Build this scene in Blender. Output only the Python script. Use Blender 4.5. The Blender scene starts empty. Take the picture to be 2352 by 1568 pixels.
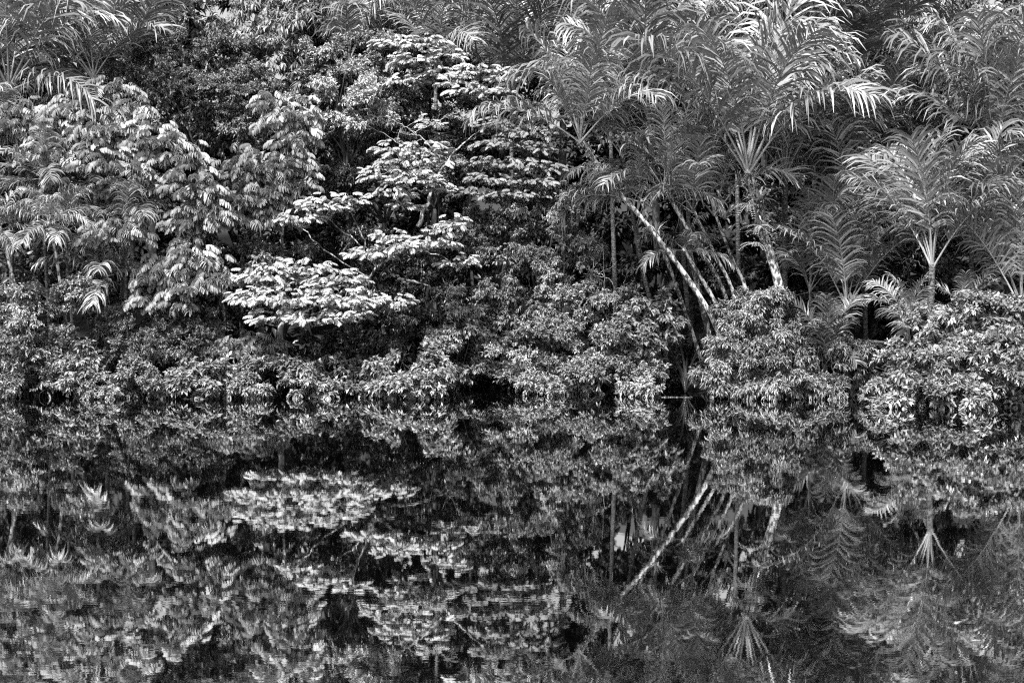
import bpy, math, random
import numpy as np
from mathutils import Vector, Matrix

# ------------------------------------------------------------------ camera, sky, sun, exposure
SC = bpy.context.scene
F, CAMH, PITCH = 3840.0, 4.0, math.atan(125 / 3840.0)      # focal length in px of a 2352-px-wide frame
cam = bpy.data.cameras.new('camera'); camo = bpy.data.objects.new('camera', cam)
SC.collection.objects.link(camo); SC.camera = camo
camo.location = (0, 0, CAMH); camo.rotation_euler = (math.pi / 2 - PITCH, 0, 0)
cam.sensor_fit = 'HORIZONTAL'; cam.sensor_width = 36; cam.lens = 36 * F / 2352
cam.clip_start = 0.5; cam.clip_end = 3000

SUN_EL, SUN_AZ = math.radians(54), math.radians(202)       # azimuth from +Y towards +X: behind the camera, a little to the left
W = bpy.data.worlds.new('World'); SC.world = W; W.use_nodes = True
wn = W.node_tree; bg = wn.nodes['Background']
sky = wn.nodes.new('ShaderNodeTexSky'); sky.sky_type = 'NISHITA'; sky.sun_disc = False
sky.sun_elevation = SUN_EL; sky.sun_rotation = SUN_AZ; sky.dust_density = 4
bw = wn.nodes.new('ShaderNodeRGBToBW')                     # black-and-white photograph
wn.links.new(sky.outputs[0], bw.inputs[0]); wn.links.new(bw.outputs[0], bg.inputs[0])
bg.inputs[1].default_value = 0.11
sun = bpy.data.lights.new('sun', 'SUN'); sun.energy = 4.2; sun.angle = math.radians(5); sun.color = (1, 1, 1)
suno = bpy.data.objects.new('sun', sun); SC.collection.objects.link(suno)
sd = Vector((math.sin(SUN_AZ) * math.cos(SUN_EL), math.cos(SUN_AZ) * math.cos(SUN_EL), math.sin(SUN_EL)))
suno.rotation_euler = sd.to_track_quat('Z', 'Y').to_euler(); suno.location = (0, -20, 60)
SC.view_settings.view_transform = 'Standard'; SC.view_settings.look = 'None'
SC.view_settings.exposure = 1.25; SC.view_settings.gamma = 1.0; SC.view_settings.use_curve_mapping = False
SC.cycles.max_bounces = 5; SC.cycles.diffuse_bounces = 2; SC.cycles.glossy_bounces = 2; SC.cycles.transmission_bounces = 3
SC.cycles.use_denoising = False                            # leaves the fine grain of the photograph
SC.cycles.pixel_filter_type = 'BLACKMAN_HARRIS'; SC.cycles.filter_width = 1.2
SC.cycles.caustics_reflective = False; SC.cycles.caustics_refractive = False

# ------------------------------------------------------------------ helpers
COL = SC.collection.objects
rng = np.random.default_rng(7)
random.seed(7)
cp, sp_ = math.cos(PITCH), math.sin(PITCH)

def P(x, y, Y):
    "world point seen at (x, y) of a 2352 x 1568 frame, Y metres in front of the camera"
    u, v = (x - 1176) / F, (784 - y) / F
    dy, dz = cp + v * sp_, -sp_ + v * cp
    return np.array((u * Y / dy, Y, CAMH + dz * Y / dy))
def M_(px, Y): return px * Y / F                            # size in metres of px at depth Y

SHX = [-40, -19, -4, -2.6, -1.2, 0.6, 1.8, 5.6, 6.3, 7.0, 10.5, 12.5, 20, 40]
SHY = [65, 64.5, 65, 66.5, 70, 70, 67.5, 67.5, 69, 64.5, 64.5, 62, 60.5, 60]
def ground(x, y):
    d = y - np.interp(x, SHX, SHY)
    z = np.where(d < 0, 0.3 * d, np.where(d < 9, 0.26 * d, 2.34 + (d - 9) * 0.2))
    z = z + 0.12 * np.sin(x * 1.3 + y * 0.7) * np.sin(y * 0.9 - x * 0.4) * np.clip(d, 0, 1)
    return np.clip(z, -1.6, 26)

def norm(a): return a / np.maximum(np.linalg.norm(a, axis=-1, keepdims=True), 1e-9)
def link(o, parent=None):
    COL.link(o)
    if parent is not None: o.parent = parent
    return o
def mesh_from(name, V, faces, tone=None, mats=None, smooth=False):
    "faces: list of (m,k) int arrays"
    me = bpy.data.meshes.new(name)
    V = np.asarray(V, np.float32)
    me.vertices.add(len(V)); me.vertices.foreach_set('co', V.ravel())
    loops = np.concatenate([f.ravel() for f in faces]).astype(np.int32)
    cnt = np.concatenate([np.full(len(f), f.shape[1], np.int32) for f in faces])
    me.loops.add(len(loops)); me.loops.foreach_set('vertex_index', loops)
    me.polygons.add(len(cnt))
    st = np.concatenate([[0], np.cumsum(cnt)[:-1]]).astype(np.int32)
    me.polygons.foreach_set('loop_start', st); me.polygons.foreach_set('loop_total', cnt)
    if smooth: me.polygons.foreach_set('use_smooth', np.ones(len(cnt), bool))
    me.update(calc_edges=True)
    a = me.attributes.new('tone', 'FLOAT', 'POINT')
    a.data.foreach_set('value', np.ones(len(V), np.float32) if tone is None else np.asarray(tone, np.float32))
    if mats: me.materials.append(mats)
    return me
def obj(name, me, parent=None):
    return link(bpy.data.objects.new(name, me), parent)
USED = {}
def tag(o, label, cat, group=None, kind=None):
    if label is not None:
        assert label not in USED, label
        USED[label] = 1
        o['label'] = label; o['category'] = cat
    if group: o['group'] = group
    if kind: o['kind'] = kind
    return o
def thing(name, loc, label, cat, group=None):
    o = bpy.data.objects.new(name, None); o.location = loc; o.empty_display_size = 0.3
    link(o); return tag(o, label, cat, group)

# ------------------------------------------------------------------ materials (all grey: the photograph is black and white)
def nt(name):
    m = bpy.data.materials.new(name); m.use_nodes = True
    return m, m.node_tree, m.node_tree.nodes['Principled BSDF'], m.node_tree.nodes['Material Output']
def leaf_mat(name, base, rough=0.45, transl=0.25, spec=0.5, var=0.35):
    m, t, b, out = nt(name)
    at = t.nodes.new('ShaderNodeAttribute'); at.attribute_name = 'tone'
    oi = t.nodes.new('ShaderNodeObjectInfo')
    mr = t.nodes.new('ShaderNodeMapRange'); mr.inputs[3].default_value = 1 - var; mr.inputs[4].default_value = 1 + var
    t.links.new(oi.outputs['Random'], mr.inputs[0])
    m1 = t.nodes.new('ShaderNodeMath'); m1.operation = 'MULTIPLY'
    t.links.new(at.outputs['Fac'], m1.inputs[0]); t.links.new(mr.outputs[0], m1.inputs[1])
    m2 = t.nodes.new('ShaderNodeMath'); m2.operation = 'MULTIPLY'; m2.inputs[1].default_value = base; m2.use_clamp = True
    t.links.new(m1.outputs[0], m2.inputs[0])
    t.links.new(m2.outputs[0], b.inputs['Base Color'])
    b.inputs['Roughness'].default_value = rough; b.inputs['Specular IOR Level'].default_value = spec
    tr = t.nodes.new('ShaderNodeBsdfTranslucent'); t.links.new(m2.outputs[0], tr.inputs['Color'])
    mx = t.nodes.new('ShaderNodeMixShader'); mx.inputs[0].default_value = transl
    t.links.new(b.outputs[0], mx.inputs[1]); t.links.new(tr.outputs[0], mx.inputs[2])
    t.links.new(mx.outputs[0], out.inputs[0])
    return m
def bark_mat(name, dark, light, scale, thresh, rough=0.85, stretch=0.5):
    m, t, b, out = nt(name)
    tc = t.nodes.new('ShaderNodeTexCoord'); mp = t.nodes.new('ShaderNodeMapping'); mp.inputs['Scale'].default_value = (1, 1, stretch)
    t.links.new(tc.outputs['Object'], mp.inputs[0])
    n1 = t.nodes.new('ShaderNodeTexNoise'); n1.inputs['Scale'].default_value = scale; n1.inputs['Detail'].default_value = 5; n1.inputs['Roughness'].default_value = 0.65
    t.links.new(mp.outputs[0], n1.inputs['Vector'])
    cr = t.nodes.new('ShaderNodeValToRGB'); e = cr.color_ramp.elements
    e[0].position = thresh - 0.06; e[0].color = (dark,) * 3 + (1,); e[1].position = thresh + 0.06; e[1].color = (light,) * 3 + (1,)
    t.links.new(n1.outputs['Fac'], cr.inputs[0]); t.links.new(cr.outputs[0], b.inputs['Base Color'])
    bp = t.nodes.new('ShaderNodeBump'); bp.inputs['Strength'].default_value = 0.6; bp.inputs['Distance'].default_value = 0.03
    t.links.new(n1.outputs['Fac'], bp.inputs['Height']); t.links.new(bp.outputs[0], b.inputs['Normal'])
    b.inputs['Roughness'].default_value = rough; b.inputs['Specular IOR Level'].default_value = 0.2
    return m
MAT = dict(
    feather=leaf_mat('feathery leaf', 0.36, 0.55, 0.2, 0.4, 0.2),
    feather_grey=leaf_mat('feathery leaf dull', 0.24, 0.55, 0.2, 0.4, 0.2),
    feather_pale=leaf_mat('feathery leaf palest', 0.38, 0.55, 0.2, 0.4, 0.2),
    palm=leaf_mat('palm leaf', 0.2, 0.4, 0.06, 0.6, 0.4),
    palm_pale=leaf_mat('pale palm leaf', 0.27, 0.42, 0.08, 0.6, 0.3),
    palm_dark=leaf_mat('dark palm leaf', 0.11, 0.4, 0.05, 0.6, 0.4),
    palm_dead=leaf_mat('dead palm leaf', 0.12, 0.8, 0.1, 0.2, 0.4),
    small=leaf_mat('small leaf', 0.14, 0.42, 0.12, 0.6),
    pale=leaf_mat('pale small leaf', 0.23, 0.42, 0.12, 0.6),
    dark=leaf_mat('dark leaf', 0.045, 0.4, 0.1, 0.6),  # dark foliage, its grey lowered further to paint in the shade of the hollows
    deep=leaf_mat('painted shade leaf', 0.03, 0.5, 0.1, 0.4),  # shadow between the crowns put into the leaf colour
    glossy=leaf_mat('glossy leaf', 0.18, 0.32, 0.1, 0.8),
    brom=leaf_mat('bromeliad leaf', 0.34, 0.4, 0.2, 0.6),
    bark=bark_mat('lichened bark', 0.05, 0.5, 9, 0.53),
    bark_pale=bark_mat('pale lichened bark', 0.06, 0.62, 10, 0.5),
    bark_dark=bark_mat('dark bark', 0.03, 0.1, 6, 0.55),
    ring=bark_mat('ringed palm bark', 0.05, 0.22, 9, 0.52, stretch=3),
    petiole=leaf_mat('petiole', 0.22, 0.4, 0.0, 0.5, 0.2),
    twig=bark_mat('pale twig bark', 0.2, 0.45, 8, 0.5),
)

# ------------------------------------------------------------------ geometry generators
def tube(pts, rad, sides=7, rings=0.0, ringstep=0.14):
    pts = np.asarray(pts, float); rad = np.asarray(rad, float)
    T = norm(np.gradient(pts, axis=0))
    ref = np.array((0.3, 1.0, 0.1)); A = norm(np.cross(T, ref)); B = np.cross(T, A)
    a = np.linspace(0, 2 * np.pi, sides, endpoint=False)
    ring = A[:, None, :] * np.cos(a)[None, :, None] + B[:, None, :] * np.sin(a)[None, :, None]
    V = (pts[:, None, :] + ring * rad[:, None, None]).reshape(-1, 3)
    n = len(pts); i = np.arange(n - 1)[:, None] * sides; j = np.arange(sides)[None, :]; k = (j + 1) % sides
    Fq = np.stack([i + j, i + k, i + sides + k, i + sides + j], -1).reshape(-1, 4)
    cap = np.array([list(range((n - 1) * sides, n * sides))])
    return V, Fq, cap
def spline(ctrl, n):
    c = np.asarray(ctrl, float)
    if len(c) == 2: return c[0] + (c[1] - c[0]) * np.linspace(0, 1, n)[:, None]
    d = np.concatenate([[0], np.cumsum(np.linalg.norm(np.diff(c, axis=0), axis=1))]); d /= d[-1]
    e = np.vstack([2 * c[0] - c[1], c, 2 * c[-1] - c[-2]]); out = []
    for s in np.linspace(0, 1, n):
        k = min(np.searchsorted(d, s, 'right') - 1, len(c) - 2); t = (s - d[k]) / (d[k + 1] - d[k])
        p0, p1, p2, p3 = e[k], e[k + 1], e[k + 2], e[k + 3]
        out.append(0.5 * (2 * p1 + (p2 - p0) * t + (2 * p0 - 5 * p1 + 4 * p2 - p3) * t * t + (3 * p1 - p0 - 3 * p2 + p3) * t ** 3))
    return np.array(out)
class Bag:
    "collects vertices and faces of one mesh"
    def __init__(s): s.V = []; s.F = {}; s.n = 0; s.t = []
    def add(s, V, faces, tone=1.0):
        for f in faces:
            f = np.asarray(f)
            s.F.setdefault(f.shape[1], []).append(f + s.n)
        s.V.append(V); s.n += len(V)
        s.t.append(np.broadcast_to(np.asarray(tone, np.float32), (len(V),)))
    def tube(s, ctrl, r0, r1, n=10, sides=6, wob=0.0, g=None, cap=True):
        p = spline(ctrl, n); 
        if wob: p[1:-1] += (g or rng).normal(0, wob, (n - 2, 3))
        V, q, c = tube(p, np.linspace(r0, r1, n), sides)
        s.add(V, [q, c] if cap else [q]); return p
    def mesh(s, name, mat, smooth=False):
        return mesh_from(name, np.concatenate(s.V), [np.concatenate(v) for v in s.F.values()], np.concatenate(s.t), mat, smooth)

LEAF_F = np.array([[0, 2, 3, 1], [0, 1, 3, 4]])
def leaves_two(b, d, n, L, Wd, curl, fold=0.16):
    "small leaves: two triangles folded along the midrib"
    w = np.cross(d, n); L = L[:, None]; Wd = Wd[:, None]
    m = b + d * L * 0.45 + n * (L * 0.06 + Wd * fold)
    tip = b + d * L; tip[:, 2] -= (L * curl)[:, 0]
    V = np.stack([b, m - w * Wd * 0.5, tip, m + w * Wd * 0.5], 1).reshape(-1, 3)
    i = np.arange(len(b))[:, None] * 4
    return V, np.concatenate([i + [[0, 1, 2]], i + [[0, 2, 3]]], 0)
def leaves_geo(b, d, n, L, Wd, curl, fold=0.12):
    "b base, d direction, n normal (all m x 3) -> folded, curled leaves, five vertices each"
    w = np.cross(d, n)
    L = L[:, None]; Wd = Wd[:, None]
    mid = b + d * L * 0.48 + n * L * 0.05
    le = b + d * L * 0.42 + w * Wd * 0.5 + n * (L * 0.05 + Wd * fold)
    ri = b + d * L * 0.42 - w * Wd * 0.5 + n * (L * 0.05 + Wd * fold)
    tip = b + d * L; tip[:, 2] -= (L * curl)[:, 0]
    V = np.stack([b, mid, ri, tip, le], 1).reshape(-1, 3)
    q = (np.arange(len(b))[:, None, None] * 5 + LEAF_F[None]).reshape(-1, 4)
    return V, q

def sph(g, m):
    return norm(g.normal(size=(m, 3)))

STY = {  # leaf length, width, leaves per tuft, cone, droop, curl, clump radius, tufts per clump, tuft twig
    'small':  (0.14, 0.062, 12, 1.2, 0.3, 0.12, 0.6, 40, 0.3),
    'fine':   (0.11, 0.048, 13, 1.2, 0.2, 0.1, 0.5, 38, 0.28),
    'long':   (0.33, 0.085, 10, 1.2, 0.75, 0.25, 0.7, 16, 0.25),
    'narrow': (0.18, 0.055, 13, 1.05, 0.6, 0.2, 0.5, 40, 0.32),
    'glossy': (0.2, 0.09, 9, 1.15, 0.05, 0.2, 0.5, 26, 0.3),
    'big':    (0.2, 0.1, 9, 1.25, 0.25, 0.18, 0.45, 22, 0.28),
    'med':    (0.155, 0.072, 12, 1.2, 0.35, 0.14, 0.6, 42, 0.32),
    'drape':  (0.14, 0.06, 12, 1.1, 0.75, 0.15, 0.55, 40, 0.34),
    'tiny':   (0.18, 0.035, 16, 1.2, 0.3, 0.2, 0.45, 22, 0.25),
    'wall':   (0.5, 0.24, 7, 1.2, 0.35, 0.14, 1.1, 22, 0.5),
    'fill':   (0.32, 0.14, 9, 1.2, 0.35, 0.14, 0.9, 22, 0.4),
}
TWO = ('small', 'fine', 'narrow', 'med', 'tiny', 'fill', 'wall', 'drape')
UNIT = None
def cloud(g, lobes, style, density=1.0, tone=1.0, back=0.15, inner=0.3):
    "leaf bases, directions, normals, lengths, widths, tones for a crown made of ellipsoid lobes"
    L0, W0, nl, cone, droop, curl, rc, nt_, tw = STY[style]
    cen, out, ct = [], [], []
    lob = [(np.array(c), np.array(r)) for c, r in lobes]
    for c, r in lob:
        a, b_, cc = r
        area = 4 * np.pi * (((a * b_) ** 1.6 + (a * cc) ** 1.6 + (b_ * cc) ** 1.6) / 3) ** (1 / 1.6)
        m = max(6, int(area / (np.pi * rc * rc) * 1.35 * density))
        u = sph(g, m)
        keep = (u[:, 1] < 0.35) | (g.random(m) < back)
        rr = np.where(g.random(m) < inner, g.uniform(0.35, 0.75, m), g.uniform(0.8, 1.02, m))
        rr = np.where(g.random(m) < 0.1, g.uniform(1.03, 1.3, m), rr)       # stray shoots
        p = c + u * r * rr[:, None]
        for c2, r2 in lob:
            if c2 is c: continue
            keep &= (np.linalg.norm((p - c2) / r2, axis=1) > 0.7)
        low = p[:, 2] < 0.1; keep &= (p[:, 2] > -0.7) & (~low | (g.random(m) < 0.7)); p[low, 2] = g.uniform(-0.3, 0.6, low.sum())
        cen.append(p[keep]); out.append(norm(u / r)[keep]); ct.append(g.uniform(0.65, 1.3, keep.sum()))
    cen = np.concatenate(cen); out = np.concatenate(out); ct = np.concatenate(ct)
    m = len(cen)
    rcl = rc * g.uniform(0.6, 1.25, m)
    # tufts
    v = norm(sph(g, m * nt_) + 0.55 * np.repeat(out, nt_, 0) + np.array((0, 0, 0.45)))
    tp = np.repeat(cen, nt_, 0) + v * (np.repeat(rcl, nt_) * g.uniform(0.45, 1.0, m * nt_))[:, None] * np.array((1, 1, 0.75))
    td = norm(v + 0.3 * np.repeat(out, nt_, 0) + g.normal(0, 0.25, v.shape))
    ct = np.repeat(ct, nt_) * g.uniform(0.8, 1.2, len(tp))
    ok = tp[:, 2] > -0.2
    tp, td, ct = tp[ok], td[ok], ct[ok]
    # leaves
    k = len(tp)
    d = np.repeat(td, nl, 0); n_all = k * nl
    a = g.uniform(0.25, 1, n_all) * cone
    rnd = sph(g, n_all); perp = norm(rnd - d * (rnd * d).sum(1, keepdims=True))
    ld = d * np.cos(a)[:, None] + perp * np.sin(a)[:, None]
    ld[:, 2] -= droop * g.uniform(0.5, 1.4, n_all); ld = norm(ld)
    up = np.array((0, -0.15, 0.8)) + 0.5 * d + g.normal(0, 0.28, d.shape)
    n = norm(up - ld * (up * ld).sum(1, keepdims=True))
    b = np.repeat(tp, nl, 0) - d * (g.uniform(0, 1, n_all) * tw)[:, None]
    L = L0 * g.uniform(0.6, 1.25, n_all); Wd = W0 * g.uniform(0.75, 1.2, n_all) * L / L0
    tn = tone * np.repeat(ct, nl) * g.uniform(0.75, 1.25, n_all)
    ok = b[:, 2] > -0.12
    return [x[ok] for x in (b, ld, n, L, Wd, tn)] + [curl]

def unit_leaves():
    global UNIT
    if UNIT is None:
        UNIT = {}
        for st in ('glossy', 'big'):
            r = STY[st][1] / STY[st][0]; c = STY[st][5]
            UNIT[st] = [leaves_geo(np.zeros((1, 3)), np.array([[1., 0, 0]]), np.array([[0, 0, 1.]]), np.ones(1), np.array([r * f]), cc) for f, cc in ((0.9, c), (1.05, c * 1.6), (1.0, c * 0.5), (1.15, c))]
    return UNIT

TRI = 0
def leafy(name, label, cat, lobes, style, mat, base=None, density=1.0, tone=1.0, group=None, stems=7, leaf_objs=0, seed=0, trunk_mat='bark_dark', trunk_r=0.09, depth=0.75, twigs=0):
    """lobes: (x, y, rx, ry, Y [, depth radius in m]) in frame pixels and metres of distance"""
    global TRI
    g = np.random.default_rng(seed * 7919 + 13 + len(USED) * 31)
    lb = []
    for q in lobes:
        x, y, rx, ry, Y = q[:5]
        rxm, rym = M_(rx, Y), M_(ry, Y)
        rd = q[5] if len(q) > 5 else max(rxm, rym) * depth
        lb.append((P(x, y, Y), (rxm, rd, rym)))
    c0 = np.mean([c for c, r in lb], 0)
    if base is None:
        bx, by = c0[0], c0[1] + 0.5
    else:
        q = P(base[0], base[1], base[2]); bx, by = q[0], q[1]
    bz = float(ground(bx, by)); root = np.array((bx, by, bz - 0.1))
    t = thing(name, root, label, cat, group)
    b, d, n, L, Wd, tn, curl = cloud(g, lb, style, density, tone)
    if leaf_objs:
        ul = unit_leaves()[style]
        if not isinstance(ul[0], bpy.types.Mesh):
            ul = UNIT[style] = [mesh_from(style + ' leaf', V, [q], None, MAT[mat]) for V, q in ul]
        front = np.argsort(b[:, 1] - 0.35 * b[:, 2] - 6 * L + g.uniform(0, 2.0, len(b)))[:leaf_objs]
        for i in front:
            o = bpy.data.objects.new('leaf', ul[int(g.integers(len(ul)))])
            w = np.cross(n[i], d[i])
            mw = Matrix(((d[i][0], w[0], n[i][0], b[i][0]), (d[i][1], w[1], n[i][1], b[i][1]), (d[i][2], w[2], n[i][2], b[i][2]), (0, 0, 0, 1)))
            o.matrix_local = Matrix.Translation(-Vector(root)) @ mw @ Matrix.Diagonal((L[i],) * 3 + (1,))
            link(o, t)
        ms = np.ones(len(b), bool); ms[front] = False
        b, d, n, L, Wd, tn = (x[ms] for x in (b, d, n, L, Wd, tn))
    V, q = (leaves_two if style in TWO else leaves_geo)(b, d, n, L, Wd, curl)
    TRI += len(q) * (1 if style in TWO else 2)
    fo = obj('crown' if cat == 'tree' else 'foliage', mesh_from(name + ' leaves', V - root, [q], np.repeat(tn, len(V) // len(tn)), MAT[mat]), t)
    if leaf_objs: fo['kind'] = 'stuff'
    # wood: trunk, then a limb to every lobe with side branches
    tb = Bag(); sb = Bag()
    order = sorted(lb, key=lambda l: l[0][2])
    top = order[-1][0] - root; fork = np.array((top[0] * 0.35, top[1] * 0.35, max(0.4, min(c[2] for c, r in lb) - bz) * 0.8))
    if cat == 'tree':
        tb.tube([(0, 0, -0.2), fork * 0.5 + g.normal(0, 0.15, 3), fork], trunk_r * 1.4, trunk_r, 10, 8, 0.02, g)
        obj('trunk', tb.mesh(name + ' trunk', MAT[trunk_mat], True), t)
    else: fork = np.zeros(3)
    for c, r in lb:
        e = c - root
        for s in range(max(2, stems // len(lb))):
            tip = e + sph(g, 1)[0] * np.array(r) * 0.85
            tip[2] = max(tip[2], 0.15 - root[2])
            mid = (fork + tip) / 2 + g.normal(0, 0.25, 3) + np.array((0, 0, 0.15 * np.linalg.norm(tip - fork)))
            sb.tube([fork, mid, tip], trunk_r * 0.5, 0.012, 8, 5, 0.03, g)
    obj('branches' if cat == 'tree' else 'stems', sb.mesh(name + ' stems', MAT[trunk_mat], True), t)['kind'] = 'stuff'
    return t

# ---- feathery compound leaves
def compound_leaf(seed, droop, L=1.0, pairs=9, pl=0.5):
    g = np.random.default_rng(seed); B = Bag()
    n = 5; s = np.linspace(0, 1, n)
    rx = L * s * (1 - 0.2 * droop * s); rz = L * (0.2 * s - (0.32 + 0.3 * droop) * s ** 2)
    rp = np.stack([rx, 0.03 * np.sin(s * 4 + seed), rz], 1)
    V, q, c = tube(rp, np.linspace(0.013, 0.006, n), 3); B.add(V, [q], 0.8)
    for k in range(pairs):
        t = 0.16 + 0.84 * k / (pairs - 1)
        p0 = np.array([np.interp(t, s, rp[:, i]) for i in range(3)])
        ln = pl * (0.62 + 0.55 * math.sin(math.pi * (0.12 + 0.78 * t))) * g.uniform(0.85, 1.1)
        for sd_ in (-1, 1):
            d = norm(np.array(((0.45 + 0.5 * t) * (1 - 0.45 * droop), sd_ * (0.95 - 0.35 * t) * (1 - 0.25 * droop), 0.1 - 0.25 * droop)) + g.normal(0, 0.08, 3))
            pts = [p0]; hang = 0.55 + 0.65 * droop
            for j in range(3):
                pts.append(pts[-1] + d * ln / 3)
                d = norm(d + np.array((0, 0, -hang * g.uniform(0.8, 1.2))))
            pts = np.array(pts); T = norm(np.gradient(pts, axis=0))
            wv = norm(np.cross(T, np.array((0.25, sd_ * 0.6, 1.0)))) if droop < 0.5 else np.array((1.0, 0.25 * sd_, -0.1)) + g.normal(0, 0.12, 3) * np.ones((4, 1)); wv = norm(wv - T * (T * wv).sum(1, keepdims=True))
            w = (0.055 + 0.03 * droop) * np.array([0.6, 1.1, 1.0, 0.45]) * g.uniform(0.9, 1.1)
            V = np.concatenate([pts + wv * w[:, None], pts - wv * w[:, None]])
            q = np.array([[i, i + 1, i + 5, i + 4] for i in range(3)])
            B.add(V, [q], g.uniform(0.85, 1.15))
    return np.concatenate(B.V), [np.concatenate(v) for v in B.F.values()], np.concatenate(B.t)
CL = {'flat': [compound_leaf(i, 0.25) for i in range(4)], 'droop': [compound_leaf(20 + i, 0.95, pl=0.62) for i in range(4)]}
CLM = {}
def feathery(name, label, pads, kind, mat, size, base, fork, dens=1.0, n_obj=300, trunk_mat='bark', trunk_r=0.13, tone=1.0, seed=0, group='feathery-leaved trees'):
    """pads: (x, y, rx, ry, Y): each a low dome of compound leaves carried by its own branch"""
    global TRI
    g = np.random.default_rng(seed * 101 + 5)
    bp = P(*base); root = np.array((bp[0], bp[1], float(ground(bp[0], bp[1])) - 0.1))
    t = thing(name, root, label, 'tree', group)
    fk = [P(*q) - root for q in fork]
    B = Bag(); tr = B.tube([np.zeros(3)] + fk, trunk_r, trunk_r * 0.55, 16, 8, 0.025, g)
    obj('trunk', B.mesh(name + ' trunk', MAT[trunk_mat], True), t)
    key = (kind, mat)
    if key not in CLM: CLM[key] = [mesh_from('compound leaf', V, f, tn, MAT[mat]) for V, f, tn in CL[kind]]
    # all leaves first
    items = []
    for ip, (x, y, rx, ry, Y) in enumerate(pads):
        c = P(x, y, Y) - root; a, h = M_(rx, Y) * 1.1, M_(ry, Y) * (1.35 if kind == 'droop' else 1.12); dp = max(a * 0.8, h)
        area = a * h * math.pi
        m = max(10, int(dens * 3.4 * area / (size * size * 0.75)))
        u = sph(g, m); u[:, 2] = np.abs(u[:, 2]) * 0.9 + u[:, 2] * 0.55; u[:, 1] = np.where(g.random(m) < 0.6, -np.abs(u[:, 1]), u[:, 1])
        rr = g.uniform(0.55, 1.0, m) ** 0.7
        p = c + u * rr[:, None] * np.array((a, dp, h))
        az = np.arctan2(u[:, 1] * (0.45 if kind == 'droop' else 0.8) - 0.2, u[:, 0]) + g.normal(0, 0.5, m)
        items.append([(ip, p[i], az[i], g.normal(0.05, 0.22), g.normal(0, 0.2), size * g.uniform(0.75, 1.2)) for i in range(m)])
        # branch of this pad
    flat = [q for it in items for q in it]
    order = np.argsort([q[1][1] - 0.5 * q[1][2] + g.uniform(0, 2.5) for q in flat])
    obj_set = set(order[:n_obj].tolist())
    branches = []; Bt = Bag()
    for ip, (x, y, rx, ry, Y) in enumerate(pads):
        c = P(x, y, Y) - root; a, h = M_(rx, Y), M_(ry, Y)
        k = int(np.argmin(np.linalg.norm(tr - (c - np.array((0, 0, 0.8))), axis=1)))
        st = tr[k]; low = c - np.array((0, 0, h * 0.7))
        Bb = Bag(); mid = (st + low) / 2 + g.normal(0, 0.15, 3) + np.array((0, 0, -0.06 * np.linalg.norm(low - st)))
        Bb.tube([st, mid, low], max(0.025, trunk_r * 0.33), 0.02, 12, 6, 0.03, g)
        for it in items[ip][::6]:
            e = it[1]
            Bb.tube([low, (low + e) / 2 + np.array((0, 0, -0.1 * h)) + g.normal(0, 0.06, 3), e], 0.018, 0.008, 6, 4, 0.015, g, False)
        branches.append(obj('branch', Bb.mesh(name + ' branch', MAT[trunk_mat], True), t))
    for i, (ip, p, az, tl, rl, sz) in enumerate(flat):
        R = Matrix.Translation(Vector(p)) @ Matrix.Rotation(az, 4, 'Z') @ Matrix.Rotation(tl, 4, 'Y') @ Matrix.Rotation(rl, 4, 'X') @ Matrix.Diagonal((sz, sz, sz, 1))
        v = int(g.integers(4))
        if i in obj_set:
            o = bpy.data.objects.new('compound_leaf', CLM[key][v]); o.matrix_local = R; link(o, branches[ip])
        else:
            V, f, tn = CL[kind][v]; A = np.array(R)
            Bt.add(V @ A[:3, :3].T + A[:3, 3], f, tn * tone * g.uniform(0.8, 1.15)); TRI += sum(len(x) * 2 for x in f)
    if Bt.n:
        obj('foliage', Bt.mesh(name + ' foliage', MAT[mat]), t)['kind'] = 'stuff'
    return t

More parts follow.
